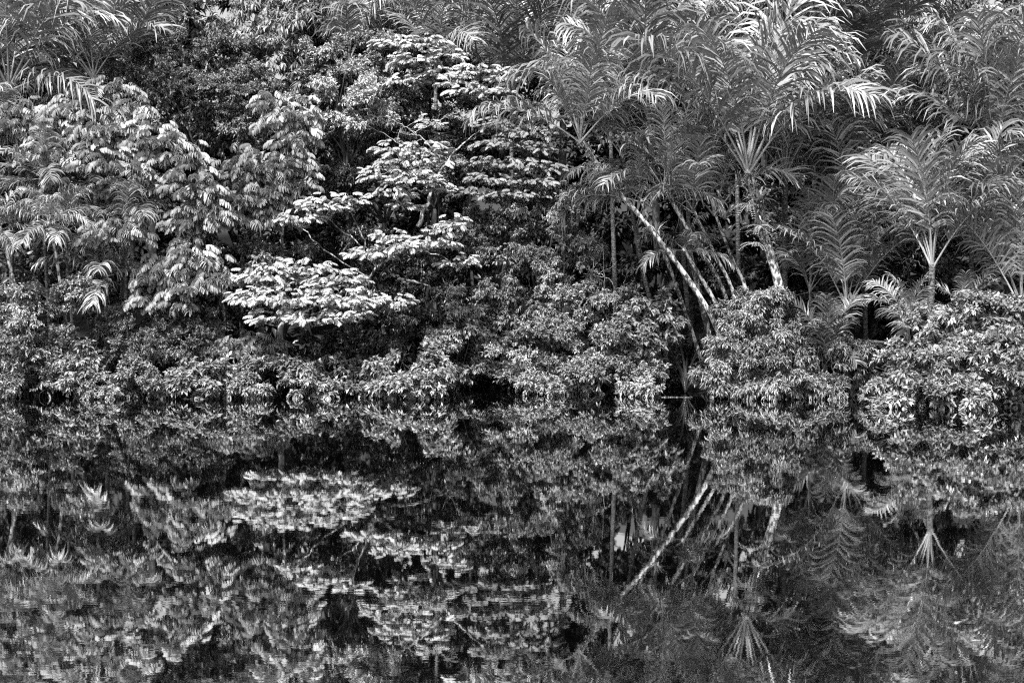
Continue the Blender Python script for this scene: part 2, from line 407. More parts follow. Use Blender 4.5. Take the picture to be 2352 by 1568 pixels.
# ---- palm fronds: one mesh for each pitch of the stalk, so that leaflets hang true
ELEV = [86, 74, 62, 48, 32, 14, -8]
def frond_geo(seed, elev, hang, npairs=52, pet=0.25, ll=0.25, wid=0.0056):
    g = np.random.default_rng(seed); B = Bag()
    n = 18; s = np.linspace(0, 1, n)
    bend = math.radians({86: 30, 74: 46, 62: 60, 48: 74, 32: 80, 14: 72, -8: 58}[elev] * g.uniform(0.75, 1.2))
    th = math.radians(elev) - bend * s ** 2.1
    step = 1.0 / (n - 1)
    x = np.concatenate([[0], np.cumsum(np.cos(th[:-1]) * step)]); z = np.concatenate([[0], np.cumsum(np.sin(th[:-1]) * step)])
    sway = g.normal(0, 0.08); yv = sway * s ** 2
    rp = np.stack([x, yv, z], 1)
    V, q, c = tube(rp, np.interp(s, [0, 0.06, 0.3, 1], [0.017, 0.009, 0.006, 0.002]), 5); B.add(V, [q], 1.25)
    T = norm(np.gradient(rp, axis=0))
    tw = g.normal(0, 0.25)
    for k in range(npairs):
        t = pet + (1 - pet) * (k + g.uniform(-0.3, 0.3)) / (npairs - 1); t = min(max(t, pet), 1)
        p0 = np.array([np.interp(t, s, rp[:, i]) for i in range(3)]); tt = norm(np.array([np.interp(t, s, T[:, i]) for i in range(3)]))
        up = norm(np.cross(tt, np.array((0., 1, 0)))); up = up if up[2] >= 0 or abs(tt[2]) > 0.9 else -up
        u = (t - pet) / (1 - pet)
        ln = ll * (0.55 + 0.6 * math.sin(math.pi * (0.18 + 0.66 * u))) * g.uniform(0.75, 1.15)
        if u > 0.9: ln *= 1 - (u - 0.9) * 4.5
        for sd_ in (-1, 1):
            d = norm(tt * (0.6 + 0.4 * u) + np.array((0, sd_ * 0.8, 0)) + up * (0.3 + sd_ * tw) + g.normal(0, 0.16, 3))
            pts = [p0]; hh = hang * g.uniform(0.5, 1.5)
            for j in range(4):
                pts.append(pts[-1] + d * ln / 4); d = norm(d + np.array((0, 0, -hh * (0.3, 0.65, 0.95, 1.1)[j])))
            pts = np.array(pts); Tl = norm(np.gradient(pts, axis=0))
            wv = tt + g.normal(0, 0.4, 3); wv = norm(wv - Tl * (Tl * wv).sum(1, keepdims=True))
            w = wid * np.array([0.7, 1.0, 0.95, 0.7, 0.12])
            V = np.concatenate([pts + wv * w[:, None], pts - wv * w[:, None]])
            B.add(V, [np.array([[i, i + 1, i + 6, i + 5] for i in range(4)])], g.uniform(0.75, 1.25))
    return B
FR = {}
def frond_mesh(elev, v, mat, hang, small=False):
    k = (elev, v, mat, hang, small)
    if k not in FR:
        FR[k] = frond_geo(elev * 13 + v * 7 + 500, elev, {'hang': 0.95, 'arch': 0.55, 'stiff': 0.16}[hang], ll={'hang': 0.31, 'arch': 0.28, 'stiff': 0.22}[hang] * (1.15 if small else 1), wid=0.0105 if small else 0.0068, npairs=36 if small else 46, pet=0.15 if small else 0.25).mesh('frond', MAT[mat])
    return FR[k]
PALMS = 0
def palm(label, apex, base, flen, nf, mat='palm', hang='arch', emax=86, emin=10, tr=0.09, tmat='ring', mids=(), az0=None, roots=False, name='palm_tree', rings=True, group='palms in the forest'):
    """apex, base, mids: (x, y, Y) in frame pixels and distance"""
    global PALMS
    PALMS += 1; g = np.random.default_rng(PALMS * 17 + 3)
    a = P(*apex); b = P(*base); zb = float(ground(b[0], b[1])); b = np.array((b[0], b[1], zb - 0.15))
    t = thing(name, b, label, 'palm', group)
    ctrl = [np.zeros(3)] + [P(*m) - b for m in mids] + [a - b]
    if not mids: ctrl.insert(1, (a - b) * np.array((0.62, 0.62, 0.5)) + g.normal(0, 0.05, 3))
    ln = np.linalg.norm(a - b); n = int(max(14, min(90, ln / 0.09))) if rings else 26
    p = spline(ctrl, n)
    rad = np.linspace(tr * 1.2, tr * 0.85, n) * (1 + (0.09 * ((np.arange(n) % 2) * 2 - 1) if rings else g.normal(0, 0.05, n)))
    V, q, c = tube(p, rad, 9); Bt = Bag(); Bt.add(V, [q, c])
    obj('trunk', Bt.mesh('palm trunk', MAT[tmat], not rings), t)
    ax = norm(p[-1] - p[-3]); lean = np.array((ax[0], ax[1]))
    a0 = g.uniform(0, 6.28) if az0 is None else az0
    emin = max(emin, 52) if flen > 3.3 and emin > 0 else emin
    flen = flen * (1.28 if flen > 2.5 else 1.1)
    tilt = g.normal(0, 0.07, 2); ndead = int(g.integers(0, 3)) if nf > 8 and tmat == 'ring' else 0
    nf = nf if nf < 10 else int(nf * 0.85)
    for k in range(nf + ndead):
        u = (k + 0.5) / nf
        e = emax + (emin - emax) * u ** 1.15 + g.normal(0, 6) if k < nf else -8
        ev = min(ELEV, key=lambda z: abs(z - e))
        o = bpy.data.objects.new('frond', frond_mesh(ev, int(g.integers(3)), mat if k < nf else 'palm_dead', hang if k < nf else 'hang', flen < 2.6))
        az = a0 + k * 2.39996 + g.normal(0, 0.2)
        s = flen * g.uniform(0.8, 1.12) * (0.85 if k == 0 else 1 if k < nf else 0.6)
        o.location = Vector(p[-1] - np.array((0, 0, 0.02 * k)))
        o.rotation_euler = (g.normal(0, 0.08) + tilt[0] - lean[1] * 0.4, lean[0] * 0.4 * math.cos(az) + tilt[1] + g.normal(0, 0.05), az)
        o.scale = (s, s, s); link(o, t)
    return t

# ------------------------------------------------------------------ the setting: ground and river
gx = np.concatenate([[-900, -400, -150, -80], np.linspace(-45, 45, 91), [80, 150, 400, 900]])
gy = np.concatenate([[-300, -60, 0, 30, 45, 50], np.linspace(53, 100, 70), [120, 160, 260, 600, 1500]])
GX, GY = np.meshgrid(gx, gy); GZ = ground(GX, GY)
nx = len(gx); ii = (np.arange(len(gy) - 1)[:, None] * nx + np.arange(nx - 1)[None]).ravel()
m, t_, b_, out_ = nt('forest floor')
nz = t_.nodes.new('ShaderNodeTexNoise'); nz.inputs['Scale'].default_value = 3; nz.inputs['Detail'].default_value = 6
cr = t_.nodes.new('ShaderNodeValToRGB'); cr.color_ramp.elements[0].color = (0.008, 0.008, 0.008, 1); cr.color_ramp.elements[1].color = (0.03, 0.03, 0.03, 1)
tcg = t_.nodes.new('ShaderNodeTexCoord'); t_.links.new(tcg.outputs['Object'], nz.inputs['Vector'])
t_.links.new(nz.outputs['Fac'], cr.inputs[0]); t_.links.new(cr.outputs[0], b_.inputs['Base Color']); b_.inputs['Roughness'].default_value = 0.95
tag(obj('ground', mesh_from('ground', np.stack([GX, GY, GZ], -1).reshape(-1, 3), [np.stack([ii, ii + 1, ii + nx + 1, ii + nx], -1)], None, m, True)), None, None, kind='structure')

m, t_, b_, out_ = nt('still black river water')
L_ = t_.links.new
geo = t_.nodes.new('ShaderNodeNewGeometry')
def noise_slope(scale_xyz, detail, amp):
    mp = t_.nodes.new('ShaderNodeMapping'); mp.inputs['Scale'].default_value = scale_xyz; L_(geo.outputs['Position'], mp.inputs[0])
    n = t_.nodes.new('ShaderNodeTexNoise'); n.inputs['Scale'].default_value = 1; n.inputs['Detail'].default_value = detail; L_(mp.outputs[0], n.inputs['Vector'])
    s = t_.nodes.new('ShaderNodeVectorMath'); s.operation = 'SUBTRACT'; L_(n.outputs['Color'], s.inputs[0]); s.inputs[1].default_value = (0.5, 0.5, 0.5)
    k = t_.nodes.new('ShaderNodeVectorMath'); k.operation = 'MULTIPLY'; L_(s.outputs[0], k.inputs[0]); k.inputs[1].default_value = (amp[0], amp[1], 0)
    return k
s1 = noise_slope((4.0, 16.0, 1), 1, (0.009, 0.0045))         # fine ripples
s2 = noise_slope((0.25, 1.1, 1), 2, (0.003, 0.0017))       # slow undulation
pm = t_.nodes.new('ShaderNodeMapping'); pm.inputs['Scale'].default_value = (0.05, 0.22, 1); L_(geo.outputs['Position'], pm.inputs[0])
pn = t_.nodes.new('ShaderNodeTexNoise'); pn.inputs['Scale'].default_value = 1; pn.inputs['Detail'].default_value = 3; L_(pm.outputs[0], pn.inputs['Vector'])
pr = t_.nodes.new('ShaderNodeMapRange'); pr.inputs[1].default_value = 0.35; pr.inputs[2].default_value = 0.7; pr.inputs[3].default_value = 0.25; pr.inputs[4].default_value = 1.5; L_(pn.outputs['Fac'], pr.inputs[0])
sc = t_.nodes.new('ShaderNodeVectorMath'); sc.operation = 'SCALE'; L_(s1.outputs[0], sc.inputs[0]); L_(pr.outputs[0], sc.inputs['Scale'])
ad = t_.nodes.new('ShaderNodeVectorMath'); L_(sc.outputs[0], ad.inputs[0]); L_(s2.outputs[0], ad.inputs[1])
ad2 = t_.nodes.new('ShaderNodeVectorMath'); L_(ad.outputs[0], ad2.inputs[0]); ad2.inputs[1].default_value = (0, 0, 1)
nm = t_.nodes.new('ShaderNodeVectorMath'); nm.operation = 'NORMALIZE'; L_(ad2.outputs[0], nm.inputs[0])
gl = t_.nodes.new('ShaderNodeBsdfGlossy'); gl.inputs['Roughness'].default_value = 0.015; gl.inputs['Color'].default_value = (0.95,) * 3 + (1,); L_(nm.outputs[0], gl.inputs['Normal'])
df = t_.nodes.new('ShaderNodeBsdfDiffuse'); df.inputs['Color'].default_value = (0.002, 0.002, 0.002, 1)
fr = t_.nodes.new('ShaderNodeFresnel'); fr.inputs['IOR'].default_value = 1.45; L_(nm.outputs[0], fr.inputs['Normal'])
fm = t_.nodes.new('ShaderNodeMapRange'); fm.inputs[3].default_value = 0.66; fm.inputs[4].default_value = 0.95; L_(fr.outputs[0], fm.inputs[0])
mx = t_.nodes.new('ShaderNodeMixShader'); L_(fm.outputs[0], mx.inputs[0]); L_(df.outputs[0], mx.inputs[1]); L_(gl.outputs[0], mx.inputs[2]); L_(mx.outputs[0], out_.inputs[0])
wv = np.array([(-900, -300, 0), (900, -300, 0), (900, 100, 0), (-900, 100, 0)], float)
tag(obj('river_water', mesh_from('water', wv, [np.array([[0, 1, 2, 3]])], None, m)), None, None, kind='structure')

# ------------------------------------------------------------------ trees far back on the rising bank
BK = 'trees at the back of the forest'
def back(label, lobes, style='long', mat='small', **k): return leafy('forest_tree', label, 'tree', lobes, style, mat, group=BK, trunk_r=0.16, stems=8, **k)
back('tree with hanging long leaves at the top edge, above the fine-leaved rounded crown', [(570, 40, 80, 70, 76), (680, 60, 110, 75, 75), (600, 120, 70, 50, 75)], seed=1, tone=1.5)
back('tree with drooping leaf tassels at the top edge, over the curtain of hanging palm leaflets', [(800, 20, 110, 50, 77), (880, 70, 80, 60, 76)], seed=2, tone=1.3)
back('tree with drooping leaves just below the small gap of white sky', [(1010, 70, 90, 75, 77), (960, 20, 60, 50, 77)], seed=3, tone=1.2)
back('dark long-leaved tree reaching the top edge above the brightest feathery plumes', [(1180, 60, 75, 90, 75), (1130, 20, 60, 50, 76)], seed=4)
back('small-leaved tree at the top edge beside the upper palms, bright on its shoulder', [(1300, 80, 80, 60, 75), (1270, 30, 80, 50, 77), (1350, 130, 70, 50, 74)], 'small', 'pale', seed=5, tone=0.9)
back('tree with drooping tassel leaves in the upper right corner', [(2180, 60, 90, 70, 74), (2290, 40, 90, 70, 74), (2200, 130, 60, 50, 73), (2370, 90, 60, 90, 75)], 'long', 'pale', seed=6, tone=0.95)
back('tall dim tree behind the dark palms of the upper left corner', [(60, 40, 160, 120, 80), (30, 200, 130, 120, 79)], 'fill', 'small', seed=7, density=0.6)
back('tall dim tree behind the upright palm fronds at the top left', [(300, 30, 160, 100, 80), (400, 60, 100, 90, 79)], 'fill', 'small', seed=8, density=0.6)
back('dim tree seen between the upper palms, above the leaning trunks', [(1480, 40, 130, 110, 82), (1550, 180, 120, 120, 80)], 'fill', 'small', seed=9, density=0.6)
back('dim tree behind the tall palm crown right of the leaning trunks', [(1750, 60, 150, 120, 83), (1780, 240, 140, 120, 80)], 'fill', 'small', seed=10, density=0.6)
back('dim tree behind the arching frond tips at the top right', [(2000, 60, 120, 120, 82), (2040, 200, 130, 110, 80)], 'fill', 'small', seed=11, density=0.6)
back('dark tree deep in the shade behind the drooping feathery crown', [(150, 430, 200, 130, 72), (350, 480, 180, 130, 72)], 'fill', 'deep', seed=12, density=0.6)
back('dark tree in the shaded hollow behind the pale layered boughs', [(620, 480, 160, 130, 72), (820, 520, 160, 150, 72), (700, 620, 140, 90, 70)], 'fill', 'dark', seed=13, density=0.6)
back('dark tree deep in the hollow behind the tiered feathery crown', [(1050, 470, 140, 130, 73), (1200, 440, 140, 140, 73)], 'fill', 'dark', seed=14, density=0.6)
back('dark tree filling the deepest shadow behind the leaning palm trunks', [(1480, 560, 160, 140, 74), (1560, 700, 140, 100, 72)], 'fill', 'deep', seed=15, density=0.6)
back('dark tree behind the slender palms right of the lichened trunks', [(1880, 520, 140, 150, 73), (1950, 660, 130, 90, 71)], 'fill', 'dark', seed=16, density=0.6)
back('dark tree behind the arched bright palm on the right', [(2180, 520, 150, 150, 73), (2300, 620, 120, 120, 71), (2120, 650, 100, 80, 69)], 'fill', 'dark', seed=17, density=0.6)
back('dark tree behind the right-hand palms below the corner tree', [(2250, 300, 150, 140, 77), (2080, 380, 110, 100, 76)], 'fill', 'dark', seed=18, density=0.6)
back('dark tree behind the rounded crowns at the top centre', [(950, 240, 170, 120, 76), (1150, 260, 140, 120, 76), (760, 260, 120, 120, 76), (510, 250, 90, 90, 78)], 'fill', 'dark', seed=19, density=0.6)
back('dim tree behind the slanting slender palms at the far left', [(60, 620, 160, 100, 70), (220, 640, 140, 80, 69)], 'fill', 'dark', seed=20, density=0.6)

for k, (x, w, lab) in enumerate([(-60, 190, 'in the far rear at the left edge'), (230, 190, 'in the far rear behind the upright palm'), (520, 180, 'in the far rear behind the hanging long leaves'),
        (800, 180, 'in the far rear behind the palm curtain'), (1180, 190, 'in the far rear right of the gap of white sky'), (1450, 190, 'in the far rear above the leaning palm'),
        (1740, 190, 'in the far rear behind the tallest palm crown'), (2010, 180, 'in the far rear behind the slanting dark frond'), (2330, 200, 'in the far rear behind the tasselled corner tree')]):
    back('densely leaved dim tree ' + lab, [(x, 20 + 25 * (k % 3), w, 150, 88), (x + 40, 260, w, 180, 87), (x - 20, 500, w, 170, 86)], 'wall', 'dark', seed=200 + k, density=1.1, tone=1.0)

# ------------------------------------------------------------------ middle row of broad-leaved trees and vine-hung mounds
MID = 'broad-leaved trees of the middle row'
def mid(label, lobes, style, mat, **k): return leafy('broadleaf_tree', label, 'tree', lobes, style, mat, group=MID, trunk_r=0.12, stems=12, **k)
mid('broad fine-leaved tree rising behind the drooping feathery crown, largest rounded crown of upper left', [(320, 170, 110, 60, 70), (450, 130, 110, 60, 71), (560, 150, 80, 50, 71), (450, 240, 120, 70, 69), (570, 250, 110, 80, 69), (380, 200, 70, 50, 68.5)], 'small', 'pale', seed=31, density=1.15, tone=0.85)
mid('rounded leafy crown at top centre, left of the pale feathery plumes', [(760, 150, 70, 45, 69), (840, 140, 80, 50, 69), (880, 200, 60, 50, 68.5), (700, 200, 60, 45, 69)], 'med', 'pale', seed=32, density=1.1, tone=0.85)
mid('bright small-leaved crown like a cauliflower below the rounded top-centre crown', [(790, 200, 65, 40, 66.5), (825, 250, 60, 45, 66), (770, 270, 50, 40, 66.5)], 'small', 'pale', seed=33, density=1.3, tone=1.25)
mid('dark leafy tree with bare twigs between the drooping crown and the pale boughs', [(800, 350, 80, 60, 68), (900, 290, 80, 60, 68.5), (780, 420, 70, 50, 67), (880, 400, 60, 60, 68), (1000, 310, 80, 60, 69)], 'small', 'dark', seed=34, tone=1.7)
mid('dusky leafy tree under the upper feathery plumes, right of centre', [(960, 230, 70, 45, 69), (1060, 270, 70, 45, 69.5), (1020, 380, 60, 50, 68)], 'small', 'small', seed=35, tone=0.8)
mid('vine-draped leafy column at the centre, left of the vine-hung mound', [(1130, 490, 70, 50, 66), (1170, 570, 65, 70, 65.5), (1120, 640, 70, 60, 65.2), (1180, 710, 65, 75, 65), (1090, 560, 60, 60, 66), (1150, 800, 55, 60, 65.2)], 'drape', 'small', seed=36, tone=1.15, density=1.1)
mid('vine-hung leafy mound standing behind the big rounded shoreline shrub', [(1290, 480, 75, 50, 64.8), (1260, 560, 75, 65, 64.6), (1320, 600, 60, 70, 64.4), (1240, 650, 65, 65, 64.2), (1210, 460, 60, 40, 65)], 'drape', 'pale', seed=37, tone=0.9, density=1.15)
mid('leafy tree peeping between the drooping crown and the wide pale bough, glossy small leaves', [(610, 585, 55, 35, 63.8), (660, 570, 50, 35, 64), (620, 630, 40, 30, 63.5)], 'small', 'small', seed=38, tone=1.1)
mid('shaded large-leaved tree seen through the stalks of the arched bright palm', [(2080, 560, 60, 60, 65), (2200, 590, 70, 60, 65), (2130, 520, 60, 50, 66)], 'big', 'dark', seed=39, tone=1.2)
mid('fine feathery-twigged tree between the tall palms on the upper right', [(2060, 270, 90, 40, 68), (1990, 310, 70, 35, 67.5), (2090, 330, 70, 30, 67.5), (1930, 350, 60, 30, 68)], 'tiny', 'pale', seed=40, tone=1.0)

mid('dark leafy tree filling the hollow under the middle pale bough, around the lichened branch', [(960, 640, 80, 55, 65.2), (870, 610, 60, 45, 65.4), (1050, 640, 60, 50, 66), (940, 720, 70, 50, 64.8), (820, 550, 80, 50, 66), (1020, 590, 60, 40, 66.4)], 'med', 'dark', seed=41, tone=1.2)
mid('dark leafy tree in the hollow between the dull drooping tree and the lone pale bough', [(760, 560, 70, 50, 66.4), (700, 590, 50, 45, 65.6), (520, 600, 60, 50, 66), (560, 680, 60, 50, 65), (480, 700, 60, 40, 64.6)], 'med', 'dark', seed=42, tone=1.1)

# ------------------------------------------------------------------ feathery-leaved trees
feathery('feathery_tree', 'large tree with drooping feathery fans, filling the left side',
    [(260, 205, 50, 22, 64.5), (205, 240, 60, 28, 64.5), (300, 250, 45, 22, 64.2), (50, 290, 75, 35, 64), (150, 295, 70, 35, 63.8), (245, 300, 75, 30, 63.5), (25, 350, 55, 40, 63.5),
     (350, 330, 60, 35, 63.2), (410, 365, 55, 38, 63), (245, 385, 85, 36, 62.8), (120, 365, 65, 36, 63), (310, 430, 60, 34, 62.6), (440, 440, 60, 40, 62.6), (445, 520, 55, 40, 62.6), (190, 345, 60, 28, 63.2),
     (40, 425, 50, 40, 63.6), (150, 425, 50, 26, 63), (-40, 320, 60, 50, 64), (480, 490, 45, 34, 62.8)],
    'droop', 'feather', 0.46, (500, 760, 64.5), [(505, 620, 64.5), (470, 500, 64.8), (330, 420, 65), (200, 330, 65.4)], seed=51, n_obj=300, trunk_r=0.17)
feathery('feathery_tree', 'dull drooping feathery tree between the large left tree and the bright layered boughs',
    [(540, 400, 60, 38, 64), (600, 400, 55, 40, 64), (660, 380, 50, 42, 64.2), (550, 455, 60, 38, 63.7), (625, 460, 65, 38, 63.7), (680, 430, 40, 40, 64), (560, 510, 55, 34, 63.5), (640, 510, 45, 30, 63.5)],
    'droop', 'feather_grey', 0.44, (560, 760, 65), [(555, 640, 65), (570, 540, 65), (610, 460, 65.2)], seed=52, n_obj=180)
feathery('feathery_tree', 'small drooping feathery sprays hanging before the broad fine-leaved tree at upper centre-left',
    [(620, 245, 36, 24, 65.5), (680, 270, 45, 34, 65.3), (640, 290, 40, 28, 65.4), (690, 325, 36, 34, 65.2)],
    'droop', 'feather', 0.45, (640, 640, 66.5), [(650, 480, 66.5), (660, 340, 66.2)], seed=53, n_obj=90, trunk_r=0.08)
feathery('feathery_tree', 'small umbrella-shaped feathery tree on a slim stem among the left palms',
    [(230, 550, 45, 24, 61.5), (285, 545, 52, 26, 61.3), (260, 535, 50, 20, 61.4)],
    'droop', 'feather', 0.38, (287, 760, 62.8), [(286, 650, 62.4), (275, 575, 61.8)], seed=54, n_obj=80, trunk_r=0.06)
feathery('feathery_tree', 'low feathery tree hanging above the shoreline thicket, below the large drooping crown',
    [(430, 600, 60, 32, 62.2), (370, 640, 55, 36, 62), (440, 660, 65, 34, 61.8), (345, 690, 40, 24, 61.8), (400, 700, 55, 22, 61.7), (500, 640, 40, 36, 62.4)],
    'droop', 'feather', 0.44, (505, 780, 63.4), [(510, 690, 63.2), (440, 640, 62.8)], seed=55, n_obj=140, trunk_r=0.08)
feathery('feathery_tree', 'lowest drooping feathery spray, just above the water beneath the wide pale bough',
    [(560, 805, 50, 28, 62), (610, 815, 45, 28, 62), (585, 790, 50, 18, 62.2)],
    'droop', 'feather_grey', 0.38, (600, 860, 63.2), [(600, 830, 63)], seed=56, n_obj=60, trunk_r=0.05)
feathery('feathery_tree', 'bright layered feathery tree at the centre with spreading pale boughs over dark hollows',
    [(620, 640, 75, 26, 61.8), (700, 620, 70, 22, 62.2), (765, 645, 80, 22, 62), (590, 690, 60, 28, 61.4), (670, 690, 90, 28, 61), (770, 695, 90, 26, 61), (640, 735, 60, 20, 60.6), (720, 735, 80, 20, 60.5), (800, 725, 55, 20, 60.8), (840, 690, 50, 18, 61.4),
     (905, 700, 34, 24, 61.6), (855, 585, 50, 20, 62), (930, 570, 60, 22, 62), (1000, 560, 55, 24, 62), (1038, 522, 34, 26, 62.2), (1055, 605, 40, 16, 62.2), (900, 545, 40, 14, 62.4),
     (690, 505, 50, 26, 62.6), (745, 480, 55, 24, 62.8), (800, 462, 34, 16, 63)],
    'flat', 'feather_pale', 0.31, (880, 860, 64.6), [(880, 720, 64), (852, 640, 63.2), (880, 600, 63), (930, 575, 63)], seed=57, n_obj=300, trunk_r=0.09)
feathery('feathery_tree', 'pale layered feathery bough tree standing alone above the centre hollow',
    [(900, 345, 40, 18, 64), (970, 350, 50, 20, 64), (930, 375, 60, 22, 63.8), (1000, 375, 30, 14, 64), (880, 410, 45, 24, 63.6), (950, 420, 60, 22, 63.4), (900, 450, 45, 20, 63.4), (930, 475, 35, 14, 63.4), (1010, 440, 32, 18, 63.8)],
    'flat', 'feather', 0.31, (1000, 760, 67.5), [(1010, 560, 67), (1000, 440, 65.6), (950, 400, 64.6)], seed=58, n_obj=160, trunk_r=0.07, trunk_mat='bark_dark')
feathery('feathery_tree', 'brightest feathery plumes near the top centre, left cluster by the rounded crown',
    [(910, 105, 45, 18, 68), (975, 108, 55, 20, 68), (1020, 135, 40, 20, 67.8), (950, 145, 55, 20, 67.6), (1000, 175, 45, 18, 67.5), (930, 190, 36, 18, 67.5)],
    'flat', 'feather_pale', 0.32, (980, 700, 70), [(985, 400, 70), (970, 200, 69)], seed=59, n_obj=120, trunk_r=0.08, trunk_mat='bark_dark')
feathery('feathery_tree', 'brightest feathery plumes near the top centre, right cluster against the dark palm',
    [(1050, 195, 40, 18, 67), (1105, 170, 60, 16, 67), (1155, 185, 40, 20, 66.8), (1085, 210, 55, 14, 66.7), (1145, 215, 45, 16, 66.6), (870, 265, 20, 20, 67), (990, 290, 22, 20, 67)],
    'flat', 'feather_pale', 0.32, (1090, 700, 69), [(1080, 400, 69), (1100, 240, 68)], seed=60, n_obj=130, trunk_r=0.08, trunk_mat='bark_dark')
feathery('feathery_tree', 'grey tiered feathery tree in many thin flat layers, left of the leaning palm crown',
    [(1190, 250, 70, 14, 66), (1240, 275, 60, 14, 66), (1150, 290, 60, 14, 65.8), (1215, 310, 75, 14, 65.6), (1150, 335, 70, 14, 65.5), (1235, 345, 55, 14, 65.5), (1110, 375, 45, 12, 65.4), (1190, 380, 75, 14, 65.2), (1130, 415, 60, 13, 65), (1215, 420, 70, 14, 65), (1095, 445, 50, 10, 65), (1175, 450, 75, 12, 64.8), (1250, 390, 50, 12, 65.2)],
    'flat', 'feather_grey', 0.32, (1270, 760, 67.5), [(1290, 560, 67.2), (1240, 420, 66.8), (1190, 290, 66.6)], seed=61, n_obj=260, trunk_r=0.11, dens=1.1)

# ------------------------------------------------------------------ palms
# upper left
palm('big dark palm with hanging leaflets at the left edge, second crown from the top', (20, 200, 66.5), (30, 700, 68), 4.6, 15, 'palm', 'hang', 80, -5)
palm('pale-tipped palm crown in the very top left corner', (40, 90, 69), (50, 700, 71), 4.2, 13, 'palm', 'hang', 80, 0)
palm('upright palm at the top left with a straight vertical frond and arching sides', (300, 150, 70), (310, 700, 71), 3.6, 13, 'palm_pale', 'arch', 88, 40)
palm('palm with ascending fronds between the corner palms and the upright palm', (215, 175, 68), (225, 700, 69), 3.6, 11, 'palm', 'arch', 80, 40)
palm('palm with low drooping fronds at the left edge, just above the feathery crown', (-10, 290, 66), (-10, 700, 67), 2.9, 10, 'palm', 'hang', 75, 0)
palm('small palm poking out beneath the left end of the feathery crown', (95, 400, 62.4), (125, 800, 63.4), 1.9, 9, 'palm', 'arch', 80, -5, tr=0.06)
palm('dark palm spread behind the small umbrella-shaped feathery tree', (285, 480, 63), (287, 800, 64), 2.2, 11, 'palm', 'arch', 78, -8, tr=0.07)
# slender palms at lower left
palm('slender slanting palm cut by the left edge', (0, 520, 60.6), (95, 830, 61.8), 1.7, 9, 'palm_pale', 'hang', 78, -8, tr=0.075, tmat='bark', mids=((30, 640, 60.8),), rings=False)
palm('slender palm with drooping fronds, second trunk from the left edge', (112, 508, 60.8), (180, 830, 62), 1.75, 9, 'palm_pale', 'hang', 76, -8, tr=0.065, tmat='bark', mids=((134, 620, 61),), rings=False)
palm('slender palm with brightly lit drooping fronds, right of the leaning pair at left', (150, 525, 61.9), (185, 830, 62.9), 1.8, 9, 'palm_pale', 'hang', 80, -8, tr=0.065, tmat='ring', mids=((158, 650, 62),))
palm('short ringed palm under the umbrella-shaped feathery tree', (243, 628, 62.2), (246, 800, 62.9), 2.1, 9, 'palm', 'hang', 80, -8, tr=0.08)
palm('slim ringed palm whose fronds fan out above the umbrella-shaped feathery tree', (290, 505, 62), (284, 800, 62.8), 1.7, 9, 'palm', 'hang', 82, 0, tr=0.06)
# back palms in the centre
palm('back palm with a curtain of hanging leaflets at top centre-left', (800, 140, 74), (800, 700, 75), 4.0, 11, 'palm', 'hang', 82, 30)
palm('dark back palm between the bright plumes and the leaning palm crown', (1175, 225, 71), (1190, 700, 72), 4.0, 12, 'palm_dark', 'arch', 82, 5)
palm('palm with one pale arching frond behind the brightest left plumes', (1000, 130, 72), (1000, 700, 73), 3.2, 9, 'palm', 'arch', 80, 30)
# leaning clump
palm('leaning palm with the longest pale lichened trunk, farthest left of the clump', (1332, 315, 61), (1690, 880, 62.6), 3.3, 13, 'palm', 'hang', 86, 45, tr=0.085, tmat='bark_pale', mids=((1650, 765, 61.6), (1590, 655, 61.3), (1490, 520, 61.1), (1395, 410, 61)), rings=False, az0=0.4)
palm('large palm with tall arching crown high behind the leaning trunk', (1496, 285, 63.5), (1660, 850, 64.5), 4.6, 15, 'palm', 'hang', 84, 35, tr=0.1, tmat='bark', mids=((1560, 480, 63.8),), rings=False)
palm('smaller palm with curved bare stalks beside the middle of the leaning trunk', (1470, 455, 63.2), (1640, 860, 64.2), 2.7, 9, 'palm', 'hang', 74, 15, tr=0.07, tmat='bark', mids=((1540, 620, 63.5),), rings=False)
palm('leaning palm with mottled trunk parallel to the longest one, lower crown', (1525, 430, 62.3), (1720, 860, 63), 2.7, 10, 'palm_pale', 'arch', 84, 30, tr=0.08, tmat='bark_pale', mids=((1670, 690, 62.5), (1590, 545, 62.4)), rings=False)
palm('palm with stalks fanned upright above the cluster of lichened trunks, left of two', (1592, 480, 62.6), (1740, 860, 63.2), 2.8, 10, 'palm', 'arch', 86, 40, tr=0.065, tmat='bark_pale', mids=((1690, 690, 62.8), (1640, 580, 62.7)), rings=False)
palm('palm with stalks fanned upright above the cluster of lichened trunks, right of two', (1640, 485, 62.9), (1750, 860, 63.3), 3.0, 11, 'palm', 'arch', 86, 40, tr=0.065, tmat='bark_pale', mids=((1720, 690, 63), (1680, 590, 63)), rings=False)
palm('tallest palm with brilliant crown on the stout trunk hung with epiphytes', (1718, 385, 61.6), (1815, 860, 62.2), 5.0, 19, 'palm_pale', 'hang', 86, 35, tr=0.17, tmat='bark_pale', mids=((1795, 690, 61.8), (1750, 520, 61.6)), rings=False)
palm('straight ringed palm just right of the epiphyte-hung trunk', (1804, 395, 64), (1808, 860, 65), 3.8, 13, 'palm', 'arch', 84, 35, tr=0.11)
palm('short second leaning trunk pressed against the base of the longest one', (1570, 570, 61.9), (1700, 880, 62.7), 1.7, 6, 'palm_dark', 'hang', 70, 0, tr=0.075, tmat='bark_pale', mids=((1665, 745, 62),), rings=False)
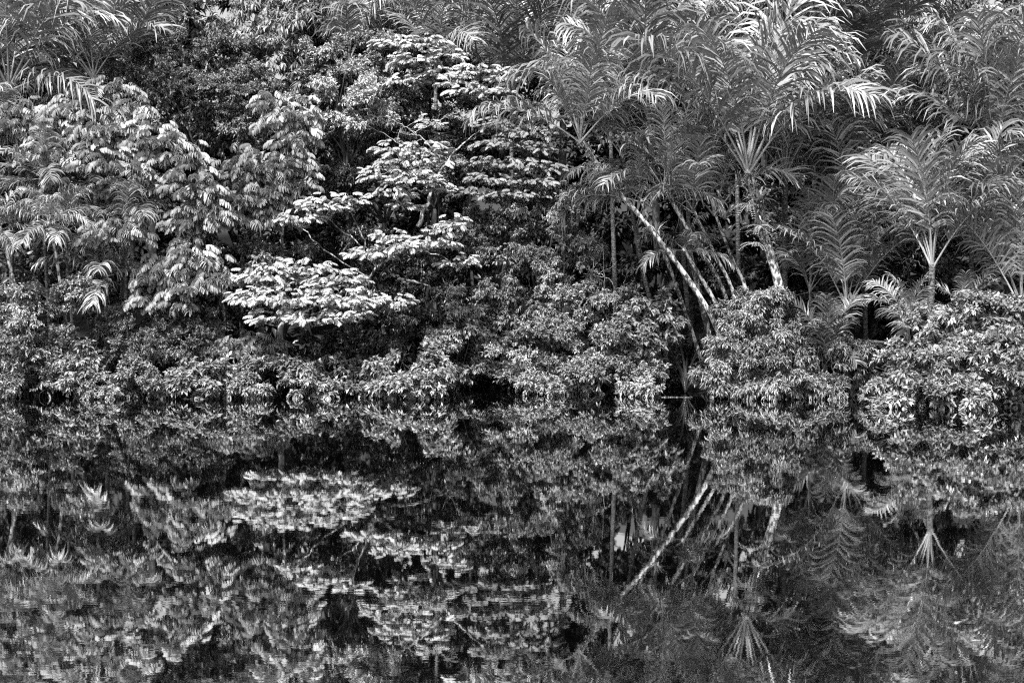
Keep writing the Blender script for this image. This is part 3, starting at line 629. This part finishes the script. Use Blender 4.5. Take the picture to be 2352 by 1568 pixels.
# upper right
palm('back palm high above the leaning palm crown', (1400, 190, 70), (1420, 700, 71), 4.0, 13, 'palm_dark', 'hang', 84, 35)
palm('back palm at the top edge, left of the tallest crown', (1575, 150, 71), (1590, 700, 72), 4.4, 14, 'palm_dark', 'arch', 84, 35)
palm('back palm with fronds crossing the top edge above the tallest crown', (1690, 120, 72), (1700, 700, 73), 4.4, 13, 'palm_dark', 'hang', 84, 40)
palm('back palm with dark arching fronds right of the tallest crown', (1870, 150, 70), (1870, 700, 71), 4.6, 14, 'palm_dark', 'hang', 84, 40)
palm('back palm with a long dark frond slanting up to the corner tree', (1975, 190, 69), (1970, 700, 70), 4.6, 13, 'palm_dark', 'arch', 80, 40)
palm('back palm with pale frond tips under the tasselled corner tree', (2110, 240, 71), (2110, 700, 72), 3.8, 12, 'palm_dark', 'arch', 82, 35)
palm('tall palm with a dense bushy crown near the right edge', (2283, 345, 64), (2290, 800, 66), 4.5, 17, 'palm', 'hang', 86, 35, tr=0.12)
palm('palm half hidden at the right edge below the corner tree', (2370, 320, 66), (2380, 800, 67), 4.2, 13, 'palm_pale', 'arch', 84, 30)
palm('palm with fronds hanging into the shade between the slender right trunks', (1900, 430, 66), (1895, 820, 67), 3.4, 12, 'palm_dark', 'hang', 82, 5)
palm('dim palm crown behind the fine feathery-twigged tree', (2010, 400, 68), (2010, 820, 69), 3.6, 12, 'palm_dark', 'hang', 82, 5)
palm('bright arched palm on a boldly ringed trunk behind the glossy bush', (2141, 605, 60), (2146, 860, 60.8), 4.0, 15, 'palm_pale', 'arch', 84, 38, tr=0.13, tmat='ring', az0=0.2)
palm('palm with pale finely cut fronds at the right edge above the glossy bush', (2345, 700, 60), (2345, 860, 60.6), 3.9, 13, 'palm_pale', 'arch', 86, 30, tr=0.1)
palm('understory palm with grey fronds left of the bright arched palm', (1945, 700, 62.5), (1950, 880, 63), 3.4, 14, 'palm', 'arch', 86, 40, tr=0.1)
palm('understory palm with fronds leaning over the epiphyte-hung trunk', (1860, 660, 63.5), (1870, 880, 64), 2.9, 11, 'palm', 'arch', 86, 40, tr=0.08)
palm('ragged-fronded palm between the slender right trunks and the bright arched palm', (1985, 560, 65), (1990, 880, 66), 3.6, 13, 'palm', 'hang', 86, 25, tr=0.09)
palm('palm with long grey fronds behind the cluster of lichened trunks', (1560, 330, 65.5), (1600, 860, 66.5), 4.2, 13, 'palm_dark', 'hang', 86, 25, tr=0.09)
palm('palm crown between the leaning crown and the tall arching crown', (1430, 350, 64.8), (1560, 860, 66), 3.4, 12, 'palm', 'hang', 84, 20, tr=0.08)
palm('palm whose fronds rise between the right edge palms, above the glossy bush', (2230, 560, 62.5), (2235, 880, 63.5), 3.4, 12, 'palm', 'hang', 86, 30, tr=0.09)
palm('low young palm just behind the glossy bush, left of the ringed trunk', (2085, 735, 59.8), (2090, 880, 60.3), 1.8, 9, 'palm_pale', 'arch', 82, 15, tr=0.06)
palm('low young palm just behind the glossy bush, right of the ringed trunk', (2215, 720, 60.3), (2215, 880, 60.8), 1.7, 8, 'palm', 'arch', 82, 20, tr=0.06)
palm('low palm with broken fronds in the dark gap left of the glossy bush', (1900, 810, 61.5), (1905, 900, 61.8), 2.2, 9, 'palm_dark', 'arch', 84, 10, tr=0.06)

# ------------------------------------------------------------------ shrubs along the waterline
SH = 'shrubs along the waterline'
def shrub(label, lobes, style, mat, trunk_r=0.035, **k): return leafy('shrub', label, 'shrub', lobes, style, mat, group=SH, trunk_r=trunk_r, stems=14, **k)
shrub('big rounded shoreline shrub at centre right, left of the leaning trunk', [(1300, 720, 100, 55, 64), (1230, 790, 90, 60, 63.6), (1340, 800, 110, 60, 63), (1300, 860, 130, 40, 62.4), (1180, 860, 60, 35, 64), (1440, 850, 80, 45, 62.6), (1400, 700, 60, 35, 64)], 'small', 'small', seed=71, density=1.15, tone=1.35)
shrub('broader-leaved shrub with whorled leaves bulging right out of the big rounded shrub', [(1480, 720, 70, 40, 63), (1530, 740, 40, 40, 62.8), (1440, 770, 70, 45, 62.4), (1500, 790, 45, 40, 62.8)], 'big', 'small', seed=72, tone=1.2, leaf_objs=150)
shrub('dense narrow-leaved shrub round the feet of the leaning palms', [(1740, 720, 80, 50, 61.2), (1700, 790, 80, 60, 60.4), (1790, 790, 65, 60, 60.6), (1670, 870, 70, 40, 59.8), (1770, 870, 85, 45, 59.6), (1840, 880, 45, 35, 60)], 'narrow', 'small', seed=73, density=1.25, tone=1.35)
shrub('small droopy-leaved shrub in the gap between the palm-foot shrub and the glossy bush', [(1900, 850, 50, 50, 60.5), (1940, 890, 45, 28, 60), (1880, 790, 45, 40, 61.5), (1960, 820, 45, 45, 61.5), (1870, 895, 40, 22, 60)], 'narrow', 'small', seed=74, tone=0.8)
shrub('large bush of bright glossy upturned leaves at the right edge over the water', [(2130, 775, 85, 60, 57.6), (2240, 735, 95, 55, 57.6), (2340, 740, 70, 50, 57.5), (2070, 860, 75, 55, 56.6), (2180, 860, 105, 70, 56), (2310, 850, 115, 85, 56), (2240, 820, 100, 60, 57.2), (2350, 890, 80, 50, 55.6), (2200, 910, 120, 30, 55.4), (2075, 912, 75, 30, 56)], 'glossy', 'glossy', seed=75, density=1.5, tone=1.1, leaf_objs=300)
shrub('pale frothy small-leaved shrub in front of the slanting left palms', [(40, 690, 80, 32, 61.2), (130, 680, 65, 28, 61), (110, 735, 60, 35, 60.8), (170, 665, 30, 20, 61), (-20, 700, 40, 40, 61.2)], 'small', 'pale', seed=76, density=1.3, tone=1.6)
shrub('dense leafy shrub at the left edge above the waterline, below the frothy pale one', [(40, 800, 80, 50, 60.8), (140, 810, 70, 45, 60.6), (30, 870, 90, 35, 60), (-30, 800, 40, 60, 61)], 'small', 'pale', seed=77, density=1.2, tone=1.1)
shrub('upright large-leaved shrub rising between the left-edge shrub and the horizontal thicket', [(200, 820, 45, 40, 60.6), (180, 860, 45, 30, 60.3)], 'big', 'pale', seed=78, tone=0.9, leaf_objs=60)
shrub('wide twiggy thicket with fine leaves in flat tiers, below the low feathery tree', [(290, 735, 70, 34, 62), (380, 720, 80, 30, 62.2), (470, 745, 70, 34, 62.2), (330, 790, 90, 40, 61.6), (430, 800, 80, 36, 61.6)], 'fine', 'small', seed=79, density=1.2, tone=1.1)
shrub('low leafy shrub at the waterline, second from the left edge', [(230, 890, 70, 24, 60.2)], 'med', 'pale', seed=80, density=1.3, tone=1.1)
shrub('low leafy shrub at the waterline beneath the flat-tiered thicket', [(350, 885, 75, 30, 60.2), (310, 860, 40, 25, 60.6)], 'med', 'pale', seed=81, density=1.3, tone=1.1)
shrub('waterline shrub with a taller leafy peak left of the lowest feathery spray', [(470, 870, 60, 40, 60.3), (440, 890, 60, 24, 60), (420, 845, 30, 30, 60.8)], 'big', 'pale', seed=82, tone=0.9, leaf_objs=50)
shrub('waterline shrub directly beneath the lowest feathery spray', [(570, 885, 65, 28, 60.2), (600, 860, 40, 25, 60.6)], 'med', 'pale', seed=83, density=1.3, tone=1.1)
shrub('waterline shrub with whorled broad leaves beneath the wide pale bough', [(680, 860, 55, 38, 60.6), (720, 890, 60, 24, 60.2)], 'big', 'pale', seed=84, tone=0.9, leaf_objs=60)
shrub('low dim waterline shrub in the shade left of the peaked large-leaved shrub', [(800, 880, 55, 28, 61), (780, 850, 40, 25, 61.5)], 'big', 'pale', seed=85, tone=0.9)
shrub('peaked large-leaved shrub at the waterline, alone left of the dark inlet', [(955, 825, 42, 36, 60.6), (900, 860, 60, 36, 60.4), (990, 862, 48, 38, 60.4), (950, 885, 85, 26, 60)], 'big', 'pale', seed=86, density=1.4, tone=1.2, leaf_objs=160)
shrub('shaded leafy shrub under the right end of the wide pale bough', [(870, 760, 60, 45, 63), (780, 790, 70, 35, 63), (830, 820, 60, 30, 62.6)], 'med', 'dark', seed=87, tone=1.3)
shrub('hanging leafy shrub below the lichened bare branch, left of the dark inlet', [(1070, 690, 45, 34, 64), (1040, 740, 50, 45, 63.8), (1080, 770, 40, 40, 64), (1000, 790, 45, 45, 63.6), (1055, 840, 50, 50, 64), (1010, 850, 40, 40, 63.6)], 'drape', 'small', seed=88, tone=1.1)
shrub('dark shrub overhanging the back of the inlet', [(1110, 800, 60, 55, 66.5), (1060, 845, 50, 35, 66), (1150, 850, 40, 35, 66.5)], 'med', 'dark', seed=89, tone=1.3, trunk_r=0.014)
shrub('small sprig of bright leaves standing out on the water before the big rounded shrub', [(1475, 885, 35, 20, 61.2), (1500, 900, 25, 10, 60.8)], 'big', 'pale', seed=90, density=0.7)
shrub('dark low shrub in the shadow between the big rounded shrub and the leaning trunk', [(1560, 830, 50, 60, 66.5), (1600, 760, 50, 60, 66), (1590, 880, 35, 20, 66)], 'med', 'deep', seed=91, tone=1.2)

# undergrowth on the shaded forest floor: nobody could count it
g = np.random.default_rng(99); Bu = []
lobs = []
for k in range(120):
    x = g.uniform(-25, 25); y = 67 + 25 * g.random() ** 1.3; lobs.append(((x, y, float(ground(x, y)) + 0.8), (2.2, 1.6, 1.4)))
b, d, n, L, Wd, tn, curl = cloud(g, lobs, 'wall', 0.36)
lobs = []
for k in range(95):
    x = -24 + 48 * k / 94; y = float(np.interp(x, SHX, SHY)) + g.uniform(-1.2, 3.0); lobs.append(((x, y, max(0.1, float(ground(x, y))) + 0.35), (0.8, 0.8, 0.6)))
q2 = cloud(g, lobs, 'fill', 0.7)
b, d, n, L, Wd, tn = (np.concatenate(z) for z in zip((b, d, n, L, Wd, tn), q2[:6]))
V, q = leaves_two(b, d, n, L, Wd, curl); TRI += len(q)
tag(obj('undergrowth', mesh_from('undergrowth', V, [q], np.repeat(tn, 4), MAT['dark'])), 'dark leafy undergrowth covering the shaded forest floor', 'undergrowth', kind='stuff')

# ------------------------------------------------------------------ epiphytes on the palm trunks
def blade_plant(name, label, cat, at, n, ln, w, mat, emin, emax, group, seed, part='leaf', z=None):
    p = P(*at)
    if z is not None: p[2] = z
    t = thing(name, p, label, cat, group); g = np.random.default_rng(seed)
    for k in range(n):
        B = Bag(); e = math.radians(g.uniform(emin, emax)); az = k * 2.4 + g.normal(0, 0.2); l = ln * g.uniform(0.8, 1.3)
        s = np.linspace(0, 1, 7); th = e - 1.3 * s ** 1.5 * g.uniform(0.5, 1.2)
        r = np.concatenate([[0], np.cumsum(np.cos(th[:-1]))]) * l / 6; zz = np.concatenate([[0], np.cumsum(np.sin(th[:-1]))]) * l / 6
        c = np.stack([r * math.cos(az), r * math.sin(az), zz], 1); sd2 = np.array((-math.sin(az), math.cos(az), 0))
        ww = w * np.array([0.8, 1, 1, 0.95, 0.8, 0.5, 0.05]); upv = np.array((0, 0, 1.0))
        V = np.concatenate([c + sd2 * ww[:, None] + upv * ww[:, None] * 0.4, c, c - sd2 * ww[:, None] + upv * ww[:, None] * 0.4])
        f = np.array([[i, i + 1, i + 8, i + 7] for i in range(6)] + [[i + 7, i + 8, i + 15, i + 14] for i in range(6)])
        B.add(V, [f], g.uniform(0.75, 1.25)); obj(part, B.mesh(name + ' ' + part, MAT[mat]), t)
    return t
EP = 'epiphytes on the palm trunks'
blade_plant('bromeliad', 'bromeliad rosette perched on the longest leaning trunk', 'bromeliad', (1508, 535, 60.6), 16, 0.62, 0.035, 'brom', 15, 85, EP, 1)
blade_plant('bromeliad', 'bromeliad rosette beside the curved stalks, above the rosette on the leaning trunk', 'bromeliad', (1497, 480, 62.5), 14, 0.6, 0.045, 'brom', 20, 85, EP, 2)
blade_plant('bromeliad', 'pale bromeliad tuft highest on the stout epiphyte-hung trunk', 'bromeliad', (1745, 460, 61.0), 18, 0.6, 0.05, 'brom', 5, 85, EP, 3)
blade_plant('bromeliad', 'bromeliad tuft among the lichened trunks, below the fanned palm stalks', 'bromeliad', (1672, 548, 62.1), 16, 0.75, 0.045, 'brom', 5, 75, EP, 4)
blade_plant('bromeliad', 'bromeliad tuft left of the pale one on the stout trunk', 'bromeliad', (1665, 505, 61.9), 14, 0.6, 0.045, 'brom', 5, 80, EP, 5)
blade_plant('bromeliad', 'big strap-leaved rosette at the foot of the crown behind the leaning trunk', 'bromeliad', (1480, 320, 62.6), 12, 0.8, 0.075, 'brom', 10, 80, EP, 6)
blade_plant('bromeliad', 'leafy rosette near the top of the longest leaning trunk', 'bromeliad', (1385, 400, 60.5), 14, 0.45, 0.04, 'brom', 5, 80, EP, 7)
def fern(label, at, n, seed):
    p = P(*at); t = thing('fern', p, label, 'fern', EP); g = np.random.default_rng(seed)
    for k in range(n):
        az = g.uniform(math.pi * 0.8, math.pi * 2.2); l = g.uniform(0.5, 0.8); e = g.uniform(-0.2, 0.7); B = Bag()
        for i in range(11):
            s = (i + 1) / 11; c = np.array((math.cos(az) * l * s, math.sin(az) * l * s, l * s * e - l * s * s * 0.6))
            for sd2 in (-1, 1):
                d = norm(np.array((-math.sin(az) * sd2 + 0.4 * math.cos(az), math.cos(az) * sd2 + 0.4 * math.sin(az), -0.25)))
                V, q = leaves_geo(c[None], d[None], np.array([[0, -0.3, 0.95]]), np.array([0.17 * (1 - 0.5 * s)]), np.array([0.055]), 0.1); B.add(V, [q])
        obj('frond', B.mesh('fern frond', MAT['brom']), t)
fern('ladder-leaved fern high on the stout trunk, left of the pale bromeliad', (1722, 470, 61.3), 7, 1)
fern('ladder-leaved fern lower on the stout epiphyte-hung trunk', (1745, 520, 61.3), 7, 2)
fern('ladder-leaved fern half-way down the stout trunk, left side', (1738, 560, 61.3), 5, 3)

def climber(label, path, n, spread, seed, mat='brom', style=(0.16, 0.06)):
    "leafy climber along a trunk"
    pts = spline([P(*q) for q in path], 40); g = np.random.default_rng(seed); root = pts[0]
    t = thing('climbing_plant', root, label, 'climber', EP)
    i = g.integers(0, 40, n); b = pts[i] + g.normal(0, spread, (n, 3)) * np.array((1, 0.6, 1)) + np.array((0, -0.2, 0))
    d = norm(sph(g, n) + np.array((0, -0.5, -0.2))); up = np.array((0, -0.4, 0.8)) + g.normal(0, 0.3, (n, 3)); nn = norm(up - d * (up * d).sum(1, keepdims=True))
    V, q = leaves_geo(b - root, d, nn, style[0] * g.uniform(0.6, 1.3, n), style[1] * g.uniform(0.7, 1.2, n), 0.15)
    obj('foliage', mesh_from('climber leaves', V, [q], np.repeat(g.uniform(0.6, 1.3, n), 5), MAT[mat]), t)
    B = Bag(); B.tube(pts - root + np.array((0, -0.1, 0)), 0.02, 0.012, 30, 4, 0.02, g); obj('stem', B.mesh('climber stem', MAT['bark_dark'], True), t)
climber('leafy climber wrapping the upper half of the stout trunk', [(1722, 400, 61.5), (1740, 480, 61.5), (1758, 560, 61.6)], 420, 0.2, 1)
climber('mossy climber wrapping the top of the longest leaning trunk', [(1338, 325, 61), (1375, 385, 60.9), (1420, 440, 61)], 360, 0.13, 2, 'small', (0.12, 0.045))
climber('leafy sprig on the bole of the palm high behind the leaning trunk', [(1490, 285, 63.2), (1500, 340, 63.3)], 160, 0.16, 3)
climber('thin climber dangling among the lichened trunks at mid-height', [(1600, 540, 62.3), (1625, 600, 62.4), (1650, 650, 62.5)], 160, 0.14, 4, 'small')

# ------------------------------------------------------------------ bare branches, lianas, waterside blades, floating bits
def bare(name, label, paths, r0, twigs, seed, mat='twig', cat='branch', zg=None):
    g = np.random.default_rng(seed); root = P(*paths[0][0]); t = thing(name, root, label, cat)
    for ip, path in enumerate(paths):
        B = Bag(); c = [P(*q) - root for q in path]; p = B.tube(c, r0 if ip == 0 else r0 * 0.6, 0.01, 22, 6, 0.025, g)
        for k in range(twigs):
            i = int(g.integers(6, 22)); d = norm(g.normal(0, 1, 3) * np.array((1, 0.5, 0.8)) + norm(p[-1] - p[0]) * 0.8); l = g.uniform(0.3, 1.0)
            e = p[i] + d * l; B.tube([p[i], p[i] + d * l * 0.5 + g.normal(0, 0.07, 3), e], 0.011, 0.005, 6, 4, 0.02, g, False)
            for kk in range(2):
                d2 = norm(d + g.normal(0, 0.6, 3)); s0 = p[i] + d * l * 0.6; B.tube([s0, s0 + d2 * l * 0.5], 0.007, 0.004, 4, 3, 0.01, g, False)
        obj('limb', B.mesh(name + ' limb', MAT[mat], True), t)
    return t
bare('bare_branch', 'lichened bare branch stretching down to the hanging shrub left of the inlet', [[(915, 640, 63.2), (980, 655, 63.2), (1030, 690, 63.4), (1075, 735, 63.6)], [(990, 660, 63.2), (1020, 670, 63.2), (1050, 672, 63.4)], [(1030, 690, 63.4), (1042, 720, 63.4), (1048, 765, 63.4)]], 0.05, 8, 1, 'bark')
bare('bare_branch', 'pale bare branches crossing the dark crown at the upper centre', [[(1010, 360, 66), (960, 310, 66), (890, 270, 66)], [(1000, 400, 66), (935, 345, 66), (880, 305, 66)], [(940, 310, 66), (1000, 280, 66), (1060, 255, 66)]], 0.022, 6, 2)
bare('bare_branch', 'thick dark limb rising to the right behind the lone pale bough', [[(960, 520, 66.5), (1010, 400, 66.5), (1065, 330, 66.5), (1120, 290, 66.5)]], 0.1, 5, 3, 'bark')
bare('bare_shrub', 'small leafless pale shrub of fine twigs above the wide pale bough', [[(938, 430, 66.2), (940, 395, 66.2), (925, 375, 66.2)], [(938, 425, 66.2), (955, 395, 66.2), (970, 385, 66.2)], [(938, 425, 66.2), (915, 400, 66.2), (895, 390, 66.2)]], 0.02, 12, 4)
bare('bare_branch', 'arching bare twigs over the top of the big rounded shoreline shrub', [[(1410, 720, 63.4), (1408, 650, 63.3), (1360, 620, 63.2)], [(1400, 700, 63.4), (1440, 640, 63.3), (1480, 600, 63.2)], [(1380, 715, 63.4), (1420, 680, 63.3), (1470, 660, 63.2)]], 0.016, 6, 5, 'bark')
bare('bare_branch', 'pale spray of bare twigs hanging above the vine-hung mound', [[(1340, 450, 65.4), (1310, 490, 65.3), (1270, 530, 65.2)], [(1335, 455, 65.4), (1325, 510, 65.3), (1320, 560, 65.2)]], 0.02, 7, 6)
bare('bare_branch', 'thin pale branches crossing the dark hollow behind the ringed trunk', [[(2010, 575, 64), (2060, 590, 64), (2110, 600, 64)], [(2090, 600, 64), (2110, 570, 64), (2140, 540, 64)]], 0.018, 4, 7)
bare('bare_branch', 'thin stem arching down to the water in the gap left of the glossy bush', [[(1850, 720, 60.8), (1890, 780, 60.4), (1915, 850, 60), (1930, 905, 59.8)]], 0.02, 2, 8, 'bark_dark')
bare('dark_post_trunk', 'short dark upright trunk standing beneath the foot of the leaning palm', [[(1636, 900, 62.6), (1634, 830, 62.6), (1632, 760, 62.6)]], 0.1, 0, 9, 'bark', 'trunk')
def liana(label, x, y0, y1, Y, seed):
    g = np.random.default_rng(seed); a = P(x, y0, Y); e = P(x + 2, y1, Y); B = Bag()
    B.tube([np.zeros(3), (e - a) * 0.5 + g.normal(0, 0.08, 3), e - a], 0.012, 0.01, 20, 4, 0.012, g)
    o = obj('liana', B.mesh('liana', MAT['twig'], True)); o.location = a; tag(o, label, 'liana', 'hanging lianas')
liana('thin hanging liana just right of the longest leaning trunk', 1385, 560, 700, 63.8, 1)
liana('thin vertical liana through the palms right of the epiphyte-hung trunk', 1858, 430, 700, 63, 2)
liana('thin vertical liana dangling right of the boldly ringed trunk', 2272, 560, 660, 62, 3)
liana('thin vertical liana before the vine-draped column at the centre', 1216, 560, 680, 65, 4)
WB = 'bladed plants at the water edge'
blade_plant('blade_plant', 'tall spiky bladed plant in the dark gap beside the palm-foot shrub', 'plant', (1574, 890, 63), 26, 2.0, 0.03, 'dark', 55, 88, WB, 21, 'blade', z=0.0)
blade_plant('blade_plant', 'grassy tuft at the mouth of the inlet', 'plant', (1152, 888, 65.5), 22, 0.75, 0.015, 'small', 45, 88, WB, 22, 'blade', z=0.0)
blade_plant('blade_plant', 'low grassy tuft against the left of the dark gap by the glossy bush', 'plant', (1955, 905, 60.5), 18, 0.9, 0.018, 'dark', 40, 88, WB, 23, 'blade', z=0.0)
def floating(label, x, y, l, w, seed):
    d = (784 - y) / F; Y = CAMH * (cp + d * sp_) / (sp_ - d * cp); p = P(x, y, Y)
    V, q = leaves_geo(np.zeros((1, 3)), np.array([[math.cos(seed), math.sin(seed), 0.02]]), np.array([[0, 0, 1.]]), np.array([l]), np.array([w]), 0.0)
    o = obj('floating_leaf', mesh_from('floating leaf', V, [q], None, MAT['feather_pale'])); o.location = (p[0], p[1], 0.012); tag(o, label, 'leaf', 'leaves afloat on the river')
floating('pale fallen leaf afloat before the sprig of bright leaves', 1497, 911, 0.25, 0.14, 0.2)
floating('pale fallen leaf afloat left of the palm-foot shrub', 1592, 913, 0.22, 0.12, 2.8)
floating('lone white fleck of a leaf afloat on the open river, lower right', 2229, 1474, 0.14, 0.05, 0.1)
def stick(label, x0, x1, y, seed):
    d = (784 - y) / F; Y = CAMH * (cp + d * sp_) / (sp_ - d * cp); a, e = P(x0, y, Y), P(x1, y, Y); B = Bag(); g = np.random.default_rng(seed)
    B.tube([np.zeros(3), e - a], 0.012, 0.006, 10, 5, 0.008, g); o = obj('floating_stick', B.mesh('stick', MAT['bark'], True)); o.location = (a[0], a[1], 0.01); tag(o, label, 'stick', 'sticks afloat at the bank')
stick('thin pale stick lying on the water in the inlet', 1108, 1142, 886, 1)
stick('thin stick lying on the water beneath the leaning trunk', 1515, 1585, 912, 2)
print('TRIS', TRI, 'OBJECTS', len(bpy.data.objects), 'THINGS', len(USED))
